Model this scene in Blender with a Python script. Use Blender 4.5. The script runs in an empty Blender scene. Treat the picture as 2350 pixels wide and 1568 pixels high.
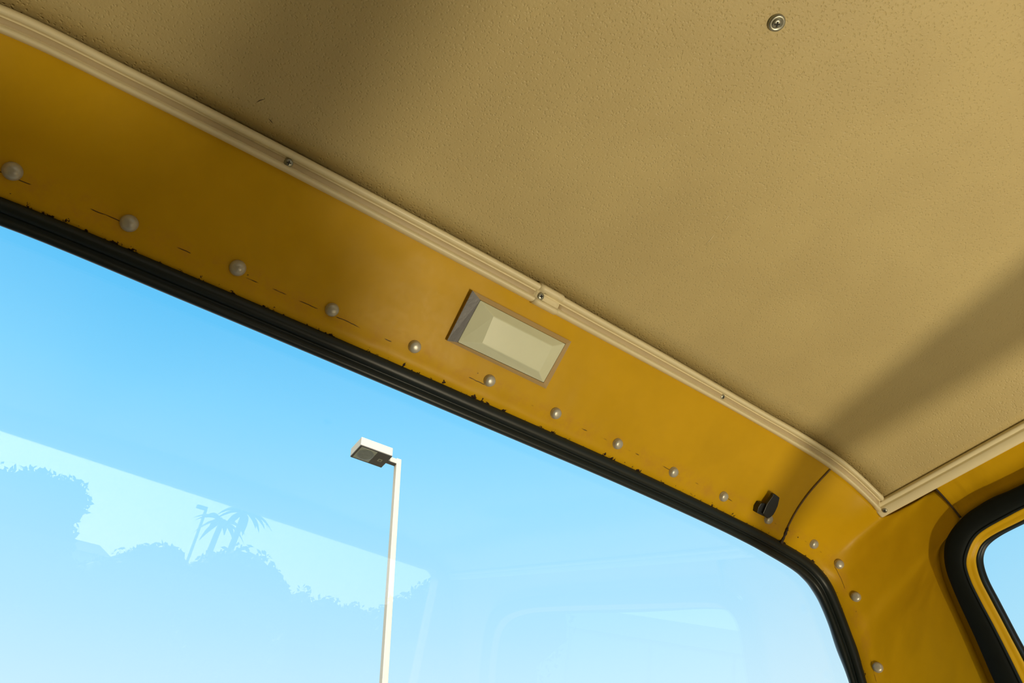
import bpy, bmesh, math, random
import numpy as np
from mathutils import Matrix, Vector

random.seed(7)
scene = bpy.context.scene
col = scene.collection

# ------------------------------------------------------------------ frame of reference
# Measurements below were taken in metres from the lens (x to the right along the windscreen,
# y towards the windscreen, z up).  OFF moves them so that the ground is z = 0 and the cab's
# centre line is x = 0.
OFF = np.array([-0.345, 0.0, 1.30])

# ------------------------------------------------------------------ camera
cam_data = bpy.data.cameras.new('camera')
cam = bpy.data.objects.new('camera', cam_data)
col.objects.link(cam)
AX = np.array([[0.8041752, 0.38796524, 0.4503168],
               [-0.59162849, 0.59542677, 0.5435464],
               [-0.05725356, -0.70352678, 0.70835873]])
m = Matrix.Identity(4)
for i in range(3):
    m[i][0] = AX[i, 0]; m[i][1] = -AX[i, 1]; m[i][2] = -AX[i, 2]; m[i][3] = OFF[i]
cam.matrix_world = m
cam_data.sensor_width = 36.0
cam_data.lens = 1690.0 / 2350.0 * 36.0
cam_data.clip_start = 0.01
cam_data.clip_end = 500.0
scene.camera = cam

# ------------------------------------------------------------------ view
vs = scene.view_settings
vs.view_transform = 'Standard'
vs.look = 'None'
vs.gamma = 1.0
vs.use_curve_mapping = False
vs.exposure = 0.0

# ------------------------------------------------------------------ sun and sky
SUN_DIR = Vector((-0.24, -0.84, 0.46)).normalized()      # towards the sun: behind the cab, to the right
sun_data = bpy.data.lights.new('sun', 'SUN')
sun_data.energy = 8.0
sun_data.angle = math.radians(0.6)
sun_data.color = (1.0, 0.92, 0.78)
sun = bpy.data.objects.new('sun', sun_data)
sun.rotation_euler = SUN_DIR.to_track_quat('Z', 'Y').to_euler()
sun.location = (0, -5, 12)
col.objects.link(sun)

world = bpy.data.worlds.new('sky')
scene.world = world
world.use_nodes = True
wt = world.node_tree
wt.nodes.clear()
def wn(t): return wt.nodes.new(t)
tc = wn('ShaderNodeTexCoord')
nrm = wn('ShaderNodeVectorMath'); nrm.operation = 'NORMALIZE'
wt.links.new(tc.outputs['Generated'], nrm.inputs[0])
sep = wn('ShaderNodeSeparateXYZ'); wt.links.new(nrm.outputs[0], sep.inputs[0])
ramp = wn('ShaderNodeValToRGB')
wt.links.new(sep.outputs['Z'], ramp.inputs[0])
stops = [(0.0, (0.86, 0.95, 1.0)), (0.30, (0.62, 0.87, 1.0)), (0.40, (0.47, 0.80, 1.0)), (0.53, (0.325, 0.735, 1.0)),
         (0.62, (0.215, 0.655, 0.985)), (0.72, (0.108, 0.535, 0.93)), (1.0, (0.065, 0.40, 0.85))]
cr_ = ramp.color_ramp
while len(cr_.elements) < len(stops): cr_.elements.new(0.5)
for el, (p, c) in zip(cr_.elements, stops):
    el.position = p; el.color = (*c, 1)
dot = wn('ShaderNodeVectorMath'); dot.operation = 'DOT_PRODUCT'
wt.links.new(nrm.outputs[0], dot.inputs[0]); dot.inputs[1].default_value = SUN_DIR
half = wn('ShaderNodeMath'); half.operation = 'MULTIPLY_ADD'
wt.links.new(dot.outputs['Value'], half.inputs[0]); half.inputs[1].default_value = 0.5; half.inputs[2].default_value = 0.5
powr = wn('ShaderNodeMath'); powr.operation = 'POWER'
wt.links.new(half.outputs[0], powr.inputs[0]); powr.inputs[1].default_value = 9.0
glow = wn('ShaderNodeMix'); glow.data_type = 'RGBA'; glow.blend_type = 'ADD'
glow.inputs[0].default_value = 1.0
gcol = wn('ShaderNodeVectorMath'); gcol.operation = 'SCALE'
gcol.inputs[0].default_value = (4.4, 3.5, 3.0)
wt.links.new(powr.outputs[0], gcol.inputs['Scale'])
wt.links.new(ramp.outputs[0], glow.inputs[6]); wt.links.new(gcol.outputs[0], glow.inputs[7])
bg = wn('ShaderNodeBackground'); bg.inputs[1].default_value = 1.12
wt.links.new(glow.outputs[2], bg.inputs[0])
wo = wn('ShaderNodeOutputWorld'); wt.links.new(bg.outputs[0], wo.inputs[0])

# added spot lamp standing in for a sun glint from low in the cab
gl_data = bpy.data.lights.new('sun_glint', 'SPOT')
gl_data.energy = 37.0
gl_data.color = (1.0, 0.86, 0.60)
gl_data.shadow_soft_size = 0.012
gl_data.spot_size = math.radians(108)
gl_data.spot_blend = 1.0
glint = bpy.data.objects.new('sun_glint', gl_data)
GL = np.array([0.645, -0.45, -0.75])
glint.location = Vector(GL + OFF)
tgt = np.array([0.36, 0.14, 0.56])
glint.rotation_euler = Vector(tgt - GL).to_track_quat('-Z', 'Y').to_euler()
col.objects.link(glint)

# added soft fill lamp at cushion height, brightening the headliner from below
sp_data = bpy.data.lights.new('headliner_fill', 'AREA')
sp_data.shape = 'DISK'; sp_data.size = 0.34
sp_data.energy = 1.5
sp_data.spread = math.radians(96)
sp_data.color = (1.0, 0.84, 0.55)
fill_lamp = bpy.data.objects.new('headliner_fill', sp_data)
fill_lamp.location = Vector(np.array([0.80, -0.20, -0.745]) + OFF)
fill_lamp.rotation_euler = (math.pi, 0, 0)
col.objects.link(fill_lamp)

# ------------------------------------------------------------------ material helpers
MATS = {}
def new_mat(name):
    mt = bpy.data.materials.new(name); mt.use_nodes = True
    MATS[name] = mt
    nt = mt.node_tree
    return mt, nt, nt.nodes['Principled BSDF']
def noise(nt, scale, detail=3, rough=0.5, vec=None):
    n = nt.nodes.new('ShaderNodeTexNoise')
    n.inputs['Scale'].default_value = scale; n.inputs['Detail'].default_value = detail
    n.inputs['Roughness'].default_value = rough
    if vec: nt.links.new(vec, n.inputs['Vector'])
    return n
def math_node(nt, op, a, b=None, c=None, clamp=False):
    n = nt.nodes.new('ShaderNodeMath'); n.operation = op; n.use_clamp = clamp
    for i, v in enumerate((a, b, c)):
        if v is None: continue
        if hasattr(v, 'is_output'): nt.links.new(v, n.inputs[i])
        else: n.inputs[i].default_value = v
    return n.outputs[0]
def map_range(nt, v, a, b, c=0.0, d=1.0, smooth=True):
    n = nt.nodes.new('ShaderNodeMapRange'); n.interpolation_type = 'SMOOTHSTEP' if smooth else 'LINEAR'
    nt.links.new(v, n.inputs[0])
    for i, x in enumerate((a, b, c, d)): n.inputs[i + 1].default_value = x
    return n.outputs[0]
def mix_rgb(nt, fac, a, b):
    n = nt.nodes.new('ShaderNodeMix'); n.data_type = 'RGBA'
    if hasattr(fac, 'is_output'): nt.links.new(fac, n.inputs[0])
    else: n.inputs[0].default_value = fac
    for i, v in ((6, a), (7, b)):
        if hasattr(v, 'is_output'): nt.links.new(v, n.inputs[i])
        else: n.inputs[i].default_value = (*v, 1)
    return n.outputs[2]
def bump(nt, b, height, strength, dist):
    n = nt.nodes.new('ShaderNodeBump'); n.inputs['Strength'].default_value = strength
    n.inputs['Distance'].default_value = dist
    nt.links.new(height, n.inputs['Height'])
    nt.links.new(n.outputs[0], b.inputs['Normal'])
    return n
def coords(nt, kind='Object'):
    return nt.nodes.new('ShaderNodeTexCoord').outputs[kind]
def simple(name, c, rough=0.5, metal=0.0, spec=0.5, var=0.08, scale=20, bmp=0.0, bscale=200, bdist=0.0005):
    mt, nt, b = new_mat(name)
    v = coords(nt)
    n = noise(nt, scale, 4, 0.6, v)
    dark = tuple(x * (1 - var) for x in c); lite = tuple(min(1, x * (1 + var)) for x in c)
    nt.links.new(mix_rgb(nt, n.outputs[0], dark, lite), b.inputs['Base Color'])
    b.inputs['Roughness'].default_value = rough; b.inputs['Metallic'].default_value = metal
    b.inputs['Specular IOR Level'].default_value = spec
    if bmp: bump(nt, b, noise(nt, bscale, 3, 0.6, v).outputs[0], bmp, bdist)
    return mt

# ceiling board: beige vinyl with a pitted grain
mt, nt, b = new_mat('vinyl_board')
uv = coords(nt, 'UV')
v1 = nt.nodes.new('ShaderNodeTexVoronoi'); v1.feature = 'F1'; v1.inputs['Scale'].default_value = 330
dst = noise(nt, 210, 2, 0.5, uv)
mx = nt.nodes.new('ShaderNodeVectorMath'); mx.operation = 'MULTIPLY_ADD'
nt.links.new(dst.outputs['Color'], mx.inputs[0]); mx.inputs[1].default_value = (0.004, 0.004, 0.004)
nt.links.new(uv, mx.inputs[2]); nt.links.new(mx.outputs[0], v1.inputs['Vector'])
n2 = noise(nt, 420, 3, 0.6, uv)
pit = map_range(nt, v1.outputs['Distance'], 0.10, 0.42)
hgt = math_node(nt, 'ADD', pit, math_node(nt, 'MULTIPLY', n2.outputs[0], 0.9))
bump(nt, b, hgt, 0.55, 0.0006)
big = noise(nt, 7, 4, 0.55, uv)
nt.links.new(mix_rgb(nt, map_range(nt, big.outputs[0], 0.35, 0.7), (0.51, 0.405, 0.185), (0.555, 0.445, 0.205)), b.inputs['Base Color'])
b.inputs['Roughness'].default_value = 0.48

# amber yellow body paint; UV is in metres, v = distance up from the rubber seal
mt, nt, b = new_mat('yellow_paint')
uv = coords(nt, 'UV')
su = nt.nodes.new('ShaderNodeSeparateXYZ'); nt.links.new(uv, su.inputs[0])
big = noise(nt, 9, 4, 0.6, uv)
fine = noise(nt, 160, 4, 0.65, uv)
base = mix_rgb(nt, map_range(nt, big.outputs[0], 0.3, 0.7), (0.56, 0.330, 0.003), (0.63, 0.372, 0.005))
# dull, rubbed band along the rivet line
band = map_range(nt, math_node(nt, 'ABSOLUTE', math_node(nt, 'SUBTRACT', su.outputs[1], 0.019)), 0.004, 0.016, 1, 0)
bandm = math_node(nt, 'MULTIPLY', band, map_range(nt, noise(nt, 40, 5, 0.7, uv).outputs[0], 0.4, 0.7))
base = mix_rgb(nt, math_node(nt, 'MULTIPLY', bandm, 0.45), base, (0.50, 0.24, 0.03))
# hairline crack in the sealant between the rivets
wob = math_node(nt, 'MULTIPLY_ADD', noise(nt, 30, 3, 0.6, uv).outputs[0], 0.004, -0.002)
dist = math_node(nt, 'ABSOLUTE', math_node(nt, 'SUBTRACT', math_node(nt, 'SUBTRACT', su.outputs[1], 0.0195), wob))
line = map_range(nt, dist, 0.0001, 0.0006, 1, 0)
line = math_node(nt, 'MULTIPLY', line, map_range(nt, noise(nt, 38, 2, 0.5, uv).outputs[0], 0.54, 0.60))
# chipped paint at the edge by the seal, and odd specks
edge = math_node(nt, 'SUBTRACT', su.outputs[1], math_node(nt, 'MULTIPLY', map_range(nt, noise(nt, 110, 5, 0.7, uv).outputs[0], 0.47, 0.74), 0.0085))
edge = map_range(nt, edge, 0.0, 0.0006, 1, 0)
vs_ = nt.nodes.new('ShaderNodeTexVoronoi'); vs_.inputs['Scale'].default_value = 36; nt.links.new(uv, vs_.inputs['Vector'])
speck = math_node(nt, 'MULTIPLY', map_range(nt, vs_.outputs['Distance'], 0.02, 0.05, 1, 0),
                  map_range(nt, vs_.outputs['Color'], 0.62, 0.66))
speck = math_node(nt, 'MULTIPLY', speck, map_range(nt, su.outputs[1], 0.03, 0.05, 1, 0))
dk = math_node(nt, 'MAXIMUM', math_node(nt, 'MAXIMUM', line, edge), speck)
base = mix_rgb(nt, dk, base, (0.035, 0.018, 0.012))
nt.links.new(base, b.inputs['Base Color'])
nt.links.new(math_node(nt, 'MULTIPLY_ADD', fine.outputs[0], 0.16, 0.32), b.inputs['Roughness'])
b.inputs['Specular IOR Level'].default_value = 0.17
hh = math_node(nt, 'ADD', math_node(nt, 'MULTIPLY', noise(nt, 13, 2, 0.5, uv).outputs[0], 7.0), math_node(nt, 'MULTIPLY', fine.outputs[0], 0.10))
bump(nt, b, hh, 0.35, 0.0012)

simple('ivory_plastic', (0.80, 0.715, 0.47), 0.38, var=0.04, scale=60, bmp=0.05, bscale=500, bdist=0.0002)
simple('tan_plastic', (0.50, 0.40, 0.235), 0.5, var=0.08, scale=40, bmp=0.1, bscale=400, bdist=0.0003)
simple('black_rubber', (0.007, 0.013, 0.015), 0.40, spec=0.4, var=0.25, scale=60, bmp=0.15, bscale=300, bdist=0.0003)
simple('dull_black_rubber', (0.006, 0.009, 0.009), 0.7, spec=0.15, var=0.25, scale=60, bmp=0.15, bscale=300, bdist=0.0003)
simple('rivet_metal', (0.50, 0.485, 0.42), 0.36, metal=0.35, var=0.22, scale=260, bmp=0.12, bscale=700, bdist=0.0003)
simple('screw_metal', (0.34, 0.34, 0.28), 0.38, metal=0.85, var=0.2, scale=300)
simple('slot_dark', (0.012, 0.013, 0.010), 0.6)
simple('seam_filler', (0.13, 0.075, 0.022), 0.55, var=0.6, scale=140, bmp=0.4, bscale=200)
simple('dark_filler', (0.035, 0.020, 0.010), 0.6, var=0.5, scale=120)
simple('milky_plastic', (0.68, 0.72, 0.54), 0.30, var=0.05, scale=30)
simple('amber_plastic', (0.46, 0.32, 0.14), 0.22, var=0.10, scale=60)
simple('grey_metal', (0.13, 0.13, 0.135), 0.34, metal=0.5, var=0.25, scale=140, bmp=0.1, bscale=400)
simple('black_plastic', (0.010, 0.012, 0.014), 0.38, var=0.3, scale=90)
simple('cream_paint', (0.39, 0.35, 0.265), 0.5, var=0.05, scale=3)
simple('lamp_dark', (0.030, 0.034, 0.036), 0.6, var=0.4, scale=30)
simple('lamp_lens', (0.34, 0.36, 0.25), 0.25, var=0.25, scale=14)
simple('lamp_reflector', (0.17, 0.20, 0.17), 0.3, var=0.4, scale=20)
simple('dark_vinyl', (0.24, 0.19, 0.11), 0.55, var=0.2, scale=30, bmp=0.2)
simple('seat_vinyl', (0.10, 0.075, 0.05), 0.5, var=0.15, scale=25, bmp=0.2)
simple('floor_mat', (0.07, 0.06, 0.045), 0.8, var=0.2, scale=20)
simple('ground', (0.17, 0.15, 0.12), 0.9, var=0.2, scale=0.6)
simple('leaf', (0.035, 0.06, 0.02), 0.7, var=0.5, scale=3)
simple('bark', (0.09, 0.065, 0.04), 0.9, var=0.3, scale=6)
simple('pale_wall', (0.75, 0.72, 0.66), 0.8, var=0.08, scale=2)
simple('roof_tile', (0.20, 0.11, 0.07), 0.8, var=0.2, scale=4)
simple('steel_grey', (0.20, 0.20, 0.20), 0.6, var=0.2, scale=10)

# window glass: see-through pane with the surface reflection of plain glass (same for every ray)
def glass(name, tint, f0=0.045):
    mt = bpy.data.materials.new(name); mt.use_nodes = True; MATS[name] = mt
    nt = mt.node_tree; nt.nodes.clear()
    geo = nt.nodes.new('ShaderNodeNewGeometry')
    d = nt.nodes.new('ShaderNodeVectorMath'); d.operation = 'DOT_PRODUCT'
    nt.links.new(geo.outputs['Normal'], d.inputs[0]); nt.links.new(geo.outputs['Incoming'], d.inputs[1])
    c = math_node(nt, 'ABSOLUTE', d.outputs['Value'])
    p5 = math_node(nt, 'POWER', math_node(nt, 'SUBTRACT', 1.0, c, clamp=True), 5.0)
    fr = math_node(nt, 'MULTIPLY_ADD', p5, 1 - f0, f0, clamp=True)
    tr = nt.nodes.new('ShaderNodeBsdfTransparent'); tr.inputs[0].default_value = (*tint, 1)
    gs = nt.nodes.new('ShaderNodeBsdfGlossy'); gs.inputs['Roughness'].default_value = 0.0
    mxs = nt.nodes.new('ShaderNodeMixShader')
    nt.links.new(fr, mxs.inputs[0]); nt.links.new(tr.outputs[0], mxs.inputs[1]); nt.links.new(gs.outputs[0], mxs.inputs[2])
    out = nt.nodes.new('ShaderNodeOutputMaterial'); nt.links.new(mxs.outputs[0], out.inputs[0])
glass('window_glass', (0.985, 0.995, 0.998))
glass('tinted_glass', (0.82, 0.93, 0.97))

# ------------------------------------------------------------------ mesh helpers
def link(o, parent=None):
    col.objects.link(o)
    if parent is not None: o.parent = parent
    return o
def mesh_obj(name, verts, faces, mat, parent=None, uvs=None, smooth=True, raw=False):
    """verts are in measured coordinates unless raw; every child keeps the world frame of its parent."""
    me = bpy.data.meshes.new(name)
    V = np.asarray(verts, float)
    if not raw: V = V + OFF
    me.from_pydata([tuple(v) for v in V], [], [tuple(f) for f in faces])
    if uvs is not None:
        l = me.uv_layers.new(name='metres')
        for poly in me.polygons:
            for li in poly.loop_indices:
                l.data[li].uv = uvs[me.loops[li].vertex_index]
    me.materials.append(MATS[mat])
    for p in me.polygons: p.use_smooth = smooth
    me.update()
    o = bpy.data.objects.new(name, me)
    return link(o, parent)
def tag(o, label=None, cat=None, group=None, kind=None):
    if label: o['label'] = label
    if cat: o['category'] = cat
    if group: o['group'] = group
    if kind: o['kind'] = kind
    return o
def struct(o, label, cat): return tag(o, label, cat, kind='structure')
def spline(pts, n, closed=False):
    """Catmull-Rom through the points, uniform in point index; n samples."""
    P = np.asarray(pts, float); N = len(P)
    ts = np.linspace(0, N if closed else N - 1, n, endpoint=not closed)
    out = []
    for t in ts:
        i = int(math.floor(t)); 
        if not closed: i = min(i, N - 2)
        u = t - i
        g = (lambda k: P[k % N]) if closed else (lambda k: P[k] if 0 <= k < N else (2 * P[0] - P[1] if k < 0 else 2 * P[-1] - P[-2]))
        p0, p1, p2, p3 = g(i - 1), g(i), g(i + 1), g(i + 2)
        out.append(0.5 * ((2 * p1) + (-p0 + p2) * u + (2 * p0 - 5 * p1 + 4 * p2 - p3) * u * u + (-p0 + 3 * p1 - 3 * p2 + p3) * u ** 3))
    return np.array(out)
def interp_curve(pts):
    """smooth y(x) through points (non-uniform Hermite)."""
    P = np.asarray(pts, float); X, Y = P[:, 0], P[:, 1]
    h = np.diff(X); s = np.diff(Y) / h
    tg = np.concatenate([[s[0]], (s[:-1] * h[1:] + s[1:] * h[:-1]) / (h[1:] + h[:-1]), [s[-1]]])
    def fn(x):
        i = int(np.clip(np.searchsorted(X, x) - 1, 0, len(X) - 2))
        u = (x - X[i]) / h[i]
        if u < 0: return Y[0] + tg[0] * (x - X[0])
        if u > 1: return Y[-1] + tg[-1] * (x - X[-1])
        return ((2*u**3 - 3*u*u + 1) * Y[i] + (u**3 - 2*u*u + u) * h[i] * tg[i] + (-2*u**3 + 3*u*u) * Y[i+1] + (u**3 - u*u) * h[i] * tg[i+1])
    return fn
def grid_faces(nr, nc, close_r=False, close_c=False):
    F = []
    for i in range(nr if close_r else nr - 1):
        for j in range(nc if close_c else nc - 1):
            a = i * nc + j; b_ = i * nc + (j + 1) % nc; c_ = ((i + 1) % nr) * nc + (j + 1) % nc; d_ = ((i + 1) % nr) * nc + j
            F.append((a, b_, c_, d_))
    return F
def unit(v):
    v = np.asarray(v, float); return v / np.linalg.norm(v)
EYE = np.zeros(3)
def sweep_pairs(name, A, B, profile, mat, parent=None, closed=False, inward=None, caps=True):
    """strip between paired rails A and B; profile = [(w, h)] with w across (0..1) and h metres towards the cab."""
    A = np.asarray(A); B = np.asarray(B); n = len(A); V = []
    for i in range(n):
        if closed: T = A[(i + 1) % n] - A[i - 1]
        else: T = A[min(i + 1, n - 1)] - A[max(i - 1, 0)]
        ac = B[i] - A[i]
        N = unit(np.cross(T, ac))
        ref = (np.array([0.345, 0.0, 0.05]) - A[i]) if inward is None else inward
        if N @ ref < 0: N = -N
        for w, h in profile: V.append(A[i] + ac * w + N * h)
    F = grid_faces(n, len(profile), close_r=closed, close_c=True)
    if caps and not closed:
        F.append(tuple(range(len(profile)))[::-1]); F.append(tuple((n - 1) * len(profile) + k for k in range(len(profile))))
    o = mesh_obj(name, V, F, mat, parent)
    fix_normals(o)
    return o
def fix_normals(o):
    bm = bmesh.new(); bm.from_mesh(o.data)
    bmesh.ops.recalc_face_normals(bm, faces=bm.faces); bm.to_mesh(o.data); bm.free()
def tube(name, pts, r, mat, parent=None, seg=8, raw=False):
    P = np.asarray(pts, float); n = len(P); V = []
    for i in range(n):
        T = unit(P[min(i + 1, n - 1)] - P[max(i - 1, 0)])
        a = unit(np.cross(T, [0.31, 0.2, 0.93] if abs(T[2]) < 0.9 else [1, 0, 0.1])); b_ = np.cross(T, a)
        rr = r[i] if hasattr(r, '__len__') else r
        for k in range(seg):
            an = 2 * math.pi * k / seg
            V.append(P[i] + rr * (math.cos(an) * a + math.sin(an) * b_))
    F = grid_faces(n, seg, close_c=True)
    F.append(tuple(range(seg))[::-1]); F.append(tuple((n - 1) * seg + k for k in range(seg)))
    o = mesh_obj(name, V, F, mat, parent, raw=raw); fix_normals(o)
    return o
def box_vf(x0, x1, y0, y1, z0, z1):
    V = [(x, y, z) for z in (z0, z1) for y in (y0, y1) for x in (x0, x1)]
    return V, [(0, 2, 3, 1), (4, 5, 7, 6), (0, 1, 5, 4), (2, 6, 7, 3), (0, 4, 6, 2), (1, 3, 7, 5)]
def box(name, x0, x1, y0, y1, z0, z1, mat, parent=None, bevel=0.0, raw=False):
    V, F = box_vf(x0, x1, y0, y1, z0, z1)
    o = mesh_obj(name, V, F, mat, parent, smooth=False, raw=raw)
    if bevel:
        md = o.modifiers.new('bevel', 'BEVEL'); md.width = bevel; md.segments = 3
    return o
def lathe_mesh(name, prof, seg=28):
    V = []; n = len(prof)
    for r, h in prof:
        for k in range(seg):
            a = 2 * math.pi * k / seg; V.append((r * math.cos(a), r * math.sin(a), h))
    F = grid_faces(n, seg, close_c=True)
    F.append(tuple((n - 1) * seg + k for k in range(seg)))
    me = bpy.data.meshes.new(name); me.from_pydata(V, [], F)
    for p in me.polygons: p.use_smooth = True
    return me
def frame_at(pos, normal, spin=0.0):
    """matrix with local z along the surface normal, in world coordinates."""
    q = Vector(normal).to_track_quat('Z', 'Y')
    return Matrix.Translation(Vector(np.asarray(pos) + OFF)) @ q.to_matrix().to_4x4() @ Matrix.Rotation(spin, 4, 'Z')

# ------------------------------------------------------------------ measured curves
TAN_R = math.tan(math.radians(11.0))                       # rake of the windscreen
G_N = np.array([0, math.cos(math.radians(11)), math.sin(math.radians(11))])
def glass_pt(x, z, y0=0.463): return np.array([x, y0 + (0.487 - z) * TAN_R, z])
E_SLOPE = np.array([0, math.cos(math.radians(37)), -math.sin(math.radians(37))])   # down the header panel
N_IN = np.array([0, -0.60181502, -0.79863551])                                     # out of the header, into the cab

zU = interp_curve([(-0.24, 0.515), (-0.205, 0.540), (-0.15, 0.5595), (-0.063, 0.567), (0.033, 0.571), (0.264, 0.573), (0.337, 0.572), (0.434, 0.569),
                   (0.507, 0.567), (0.60, 0.563), (0.686, 0.5585), (0.755, 0.555), (0.785, 0.552), (0.843, 0.541), (0.875, 0.527), (0.904, 0.509)])
zT = interp_curve([(-0.24, 0.505), (-0.205, 0.532), (-0.143, 0.551), (-0.05, 0.558), (0.05, 0.561), (0.274, 0.560), (0.445, 0.557), (0.581, 0.554),
                   (0.664, 0.551), (0.746, 0.545), (0.823, 0.535), (0.87, 0.519), (0.895, 0.504), (0.91, 0.491)])
SO = [(-0.101, 0.487), (0.05, 0.489), (0.207, 0.489), (0.334, 0.4875), (0.502, 0.485), (0.6, 0.482), (0.691, 0.478), (0.76, 0.474),
      (0.806, 0.470), (0.840, 0.466), (0.866, 0.461), (0.888, 0.451), (0.903, 0.437), (0.914, 0.413), (0.924, 0.385), (0.931, 0.363),
      (0.937, 0.326), (0.952, 0.24), (0.965, 0.10), (0.968, -0.02), (0.955, -0.08), (0.90, -0.11), (0.345, -0.125)]
SI = [(-0.095, 0.479), (0.05, 0.479), (0.207, 0.4775), (0.334, 0.476), (0.502, 0.474), (0.6, 0.4715), (0.691, 0.468), (0.757, 0.4635),
      (0.802, 0.4585), (0.832, 0.4545), (0.853, 0.4505), (0.868, 0.4455), (0.882, 0.438), (0.894, 0.424), (0.905, 0.400), (0.914, 0.370),
      (0.926, 0.33), (0.942, 0.24), (0.953, 0.10), (0.955, -0.015), (0.943, -0.065), (0.89, -0.092), (0.345, -0.107)]
def mirror_tail(L):      # the left-hand corner and side of the opening mirror the right-hand ones
    tail = [(0.69 - x, z) for x, z in L[9:-1]][::-1]
    tail = [(x, z + (0.012 if z > 0.44 else 0.0)) for x, z in tail]
    return L + tail
SO_C = [glass_pt(x, z, 0.463) for x, z in mirror_tail(SO)]
SI_C = [glass_pt(x, z, 0.478) for x, z in mirror_tail(SI)]
so_z = interp_curve([(-0.20, 0.470), (-0.16, 0.482), (-0.101, 0.487), (0.05, 0.489), (0.207, 0.489), (0.334, 0.4875), (0.502, 0.485), (0.6, 0.482), (0.691, 0.478), (0.76, 0.474), (0.806, 0.470), (0.84, 0.466)])

# ------------------------------------------------------------------ ceiling
xs = np.linspace(-0.232, 0.909, 90); ys = np.linspace(0.3615, -0.56, 30)
V, UV = [], []
for y in ys:
    for x in xs:
        V.append((x, y, zU(x) + 0.0025 - 0.0006 * 0)); UV.append((x, y))
ceiling = mesh_obj('ceiling', V, grid_faces(len(ys), len(xs)), 'vinyl_board', uvs=UV)
md = ceiling.modifiers.new('board', 'SOLIDIFY'); md.thickness = 0.004; md.offset = -1
struct(ceiling, 'beige pitted vinyl headliner board arching over the cab', 'ceiling')

for mn, pts in (('dark_filler', [(0.0271, 0.3329), (0.0285, 0.3300), (0.0314, 0.3262)]), ('dark_filler', [(0.0410, 0.3409), (0.0432, 0.3418), (0.0456, 0.3432)]),
                ('ivory_plastic', [(0.4383, 0.1985), (0.4374, 0.1920), (0.4365, 0.1857)]), ('ivory_plastic', [(0.4438, 0.2250), (0.4430, 0.2180), (0.4420, 0.2116)])):
    tube('scratch', [(x, y, zU(x) + 0.0024) for x, y in pts], [0.0001, 0.00035, 0.0001], mn, ceiling, seg=5)

# ------------------------------------------------------------------ header panel above the windscreen
XL, XR = -0.152, 0.823
PW = [(-0.08, 0.0), (0.0, 0.0), (0.1, 0), (0.2, 0), (0.3, 0), (0.4, 0), (0.5, 0), (0.6, 0), (0.7, 0), (0.78, 0.0), (0.83, 0.0003), (0.87, 0.0010), (0.90, 0.0015),
      (0.93, 0.0016), (0.96, 0.0008), (0.98, -0.0005), (1.0, -0.002), (1.06, -0.006)]
def header_pt(x, w, h=0.0):
    f = (x - XL) / (XR - XL)
    xb = x - 0.017 * max(0.0, 2 * f - 1)
    bow = -0.010 * math.sin(math.pi * min(max(w, 0), 1)) * (f ** 8)
    top = np.array([x, 0.372, zT(x)]); bot = glass_pt(xb, so_z(xb))
    return top + (bot - top) * w + N_IN * h + np.array([bow, 0, 0])
V, UV = [], []
hx = np.linspace(XL, XR, 110)
for x in hx:
    Lw = np.linalg.norm(header_pt(x, 1) - header_pt(x, 0))
    for w, h in PW:
        V.append(header_pt(x, w, h)); UV.append((x, (1 - w) * Lw))
header = mesh_obj('wall_front', V, grid_faces(len(hx), len(PW)), 'yellow_paint', uvs=UV); fix_normals(header)
struct(header, 'amber yellow painted header panel running above the windscreen', 'wall')

# ------------------------------------------------------------------ corner pillar panels
CA = [glass_pt(*p) for p in [(0.806, 0.470), (0.840, 0.466), (0.866, 0.461), (0.888, 0.451), (0.903, 0.437), (0.914, 0.413), (0.924, 0.385), (0.931, 0.363),
                             (0.937, 0.326), (0.945, 0.28), (0.952, 0.24), (0.959, 0.17), (0.965, 0.10), (0.968, -0.02)]]
CB = [(0.823, 0.372, 0.535), (0.87, 0.372, 0.519), (0.897, 0.373, 0.504), (0.9205, 0.376, 0.4972), (0.926, 0.335, 0.497), (0.930, 0.300, 0.497), (0.940, 0.2965, 0.4611),
      (0.9441, 0.3366, 0.4397), (0.9478, 0.3491, 0.4211), (0.9537, 0.3572, 0.3917), (0.964, 0.3638, 0.3398), (0.978, 0.373, 0.27), (1.0, 0.385, 0.15), (1.03, 0.40, 0.0)]
def corner_rows(mirror=False):
    n = 120
    A = spline(CA, n); B = spline(CB, n)
    if mirror:
        A[:, 0] = 0.69 - A[:, 0]; B[:, 0] = 0.69 - B[:, 0]
        A0, B0 = A[0].copy(), B[0].copy()
        for i in range(n):
            k = max(0, 1 - i / 30.0)
            A[i] += k * (glass_pt(XL, so_z(XL)) - A0); B[i] += k * (np.array([XL, 0.372, zT(XL)]) - B0)
    return A, B
def smooth_rows(P, k=9):
    n = len(P); out = np.zeros_like(P)
    for i in range(n):
        idx = np.arange(-3 * k, 3 * k + 1); w = np.exp(-0.5 * (idx / k) ** 2)
        j = i + idx; q = np.where((j < 0)[:, None], 2 * P[0] - P[np.clip(-j, 0, n - 1)], np.where((j > n - 1)[:, None], 2 * P[-1] - P[np.clip(2 * (n - 1) - j, 0, n - 1)], P[np.clip(j, 0, n - 1)]))
        out[i] = (q * w[:, None]).sum(0) / w.sum()
    return out
CW = np.concatenate([np.linspace(-0.06, 0.0, 2), np.linspace(0.05, 1.0, 24), [1.015, 1.03, 1.10, 1.18]])
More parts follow.
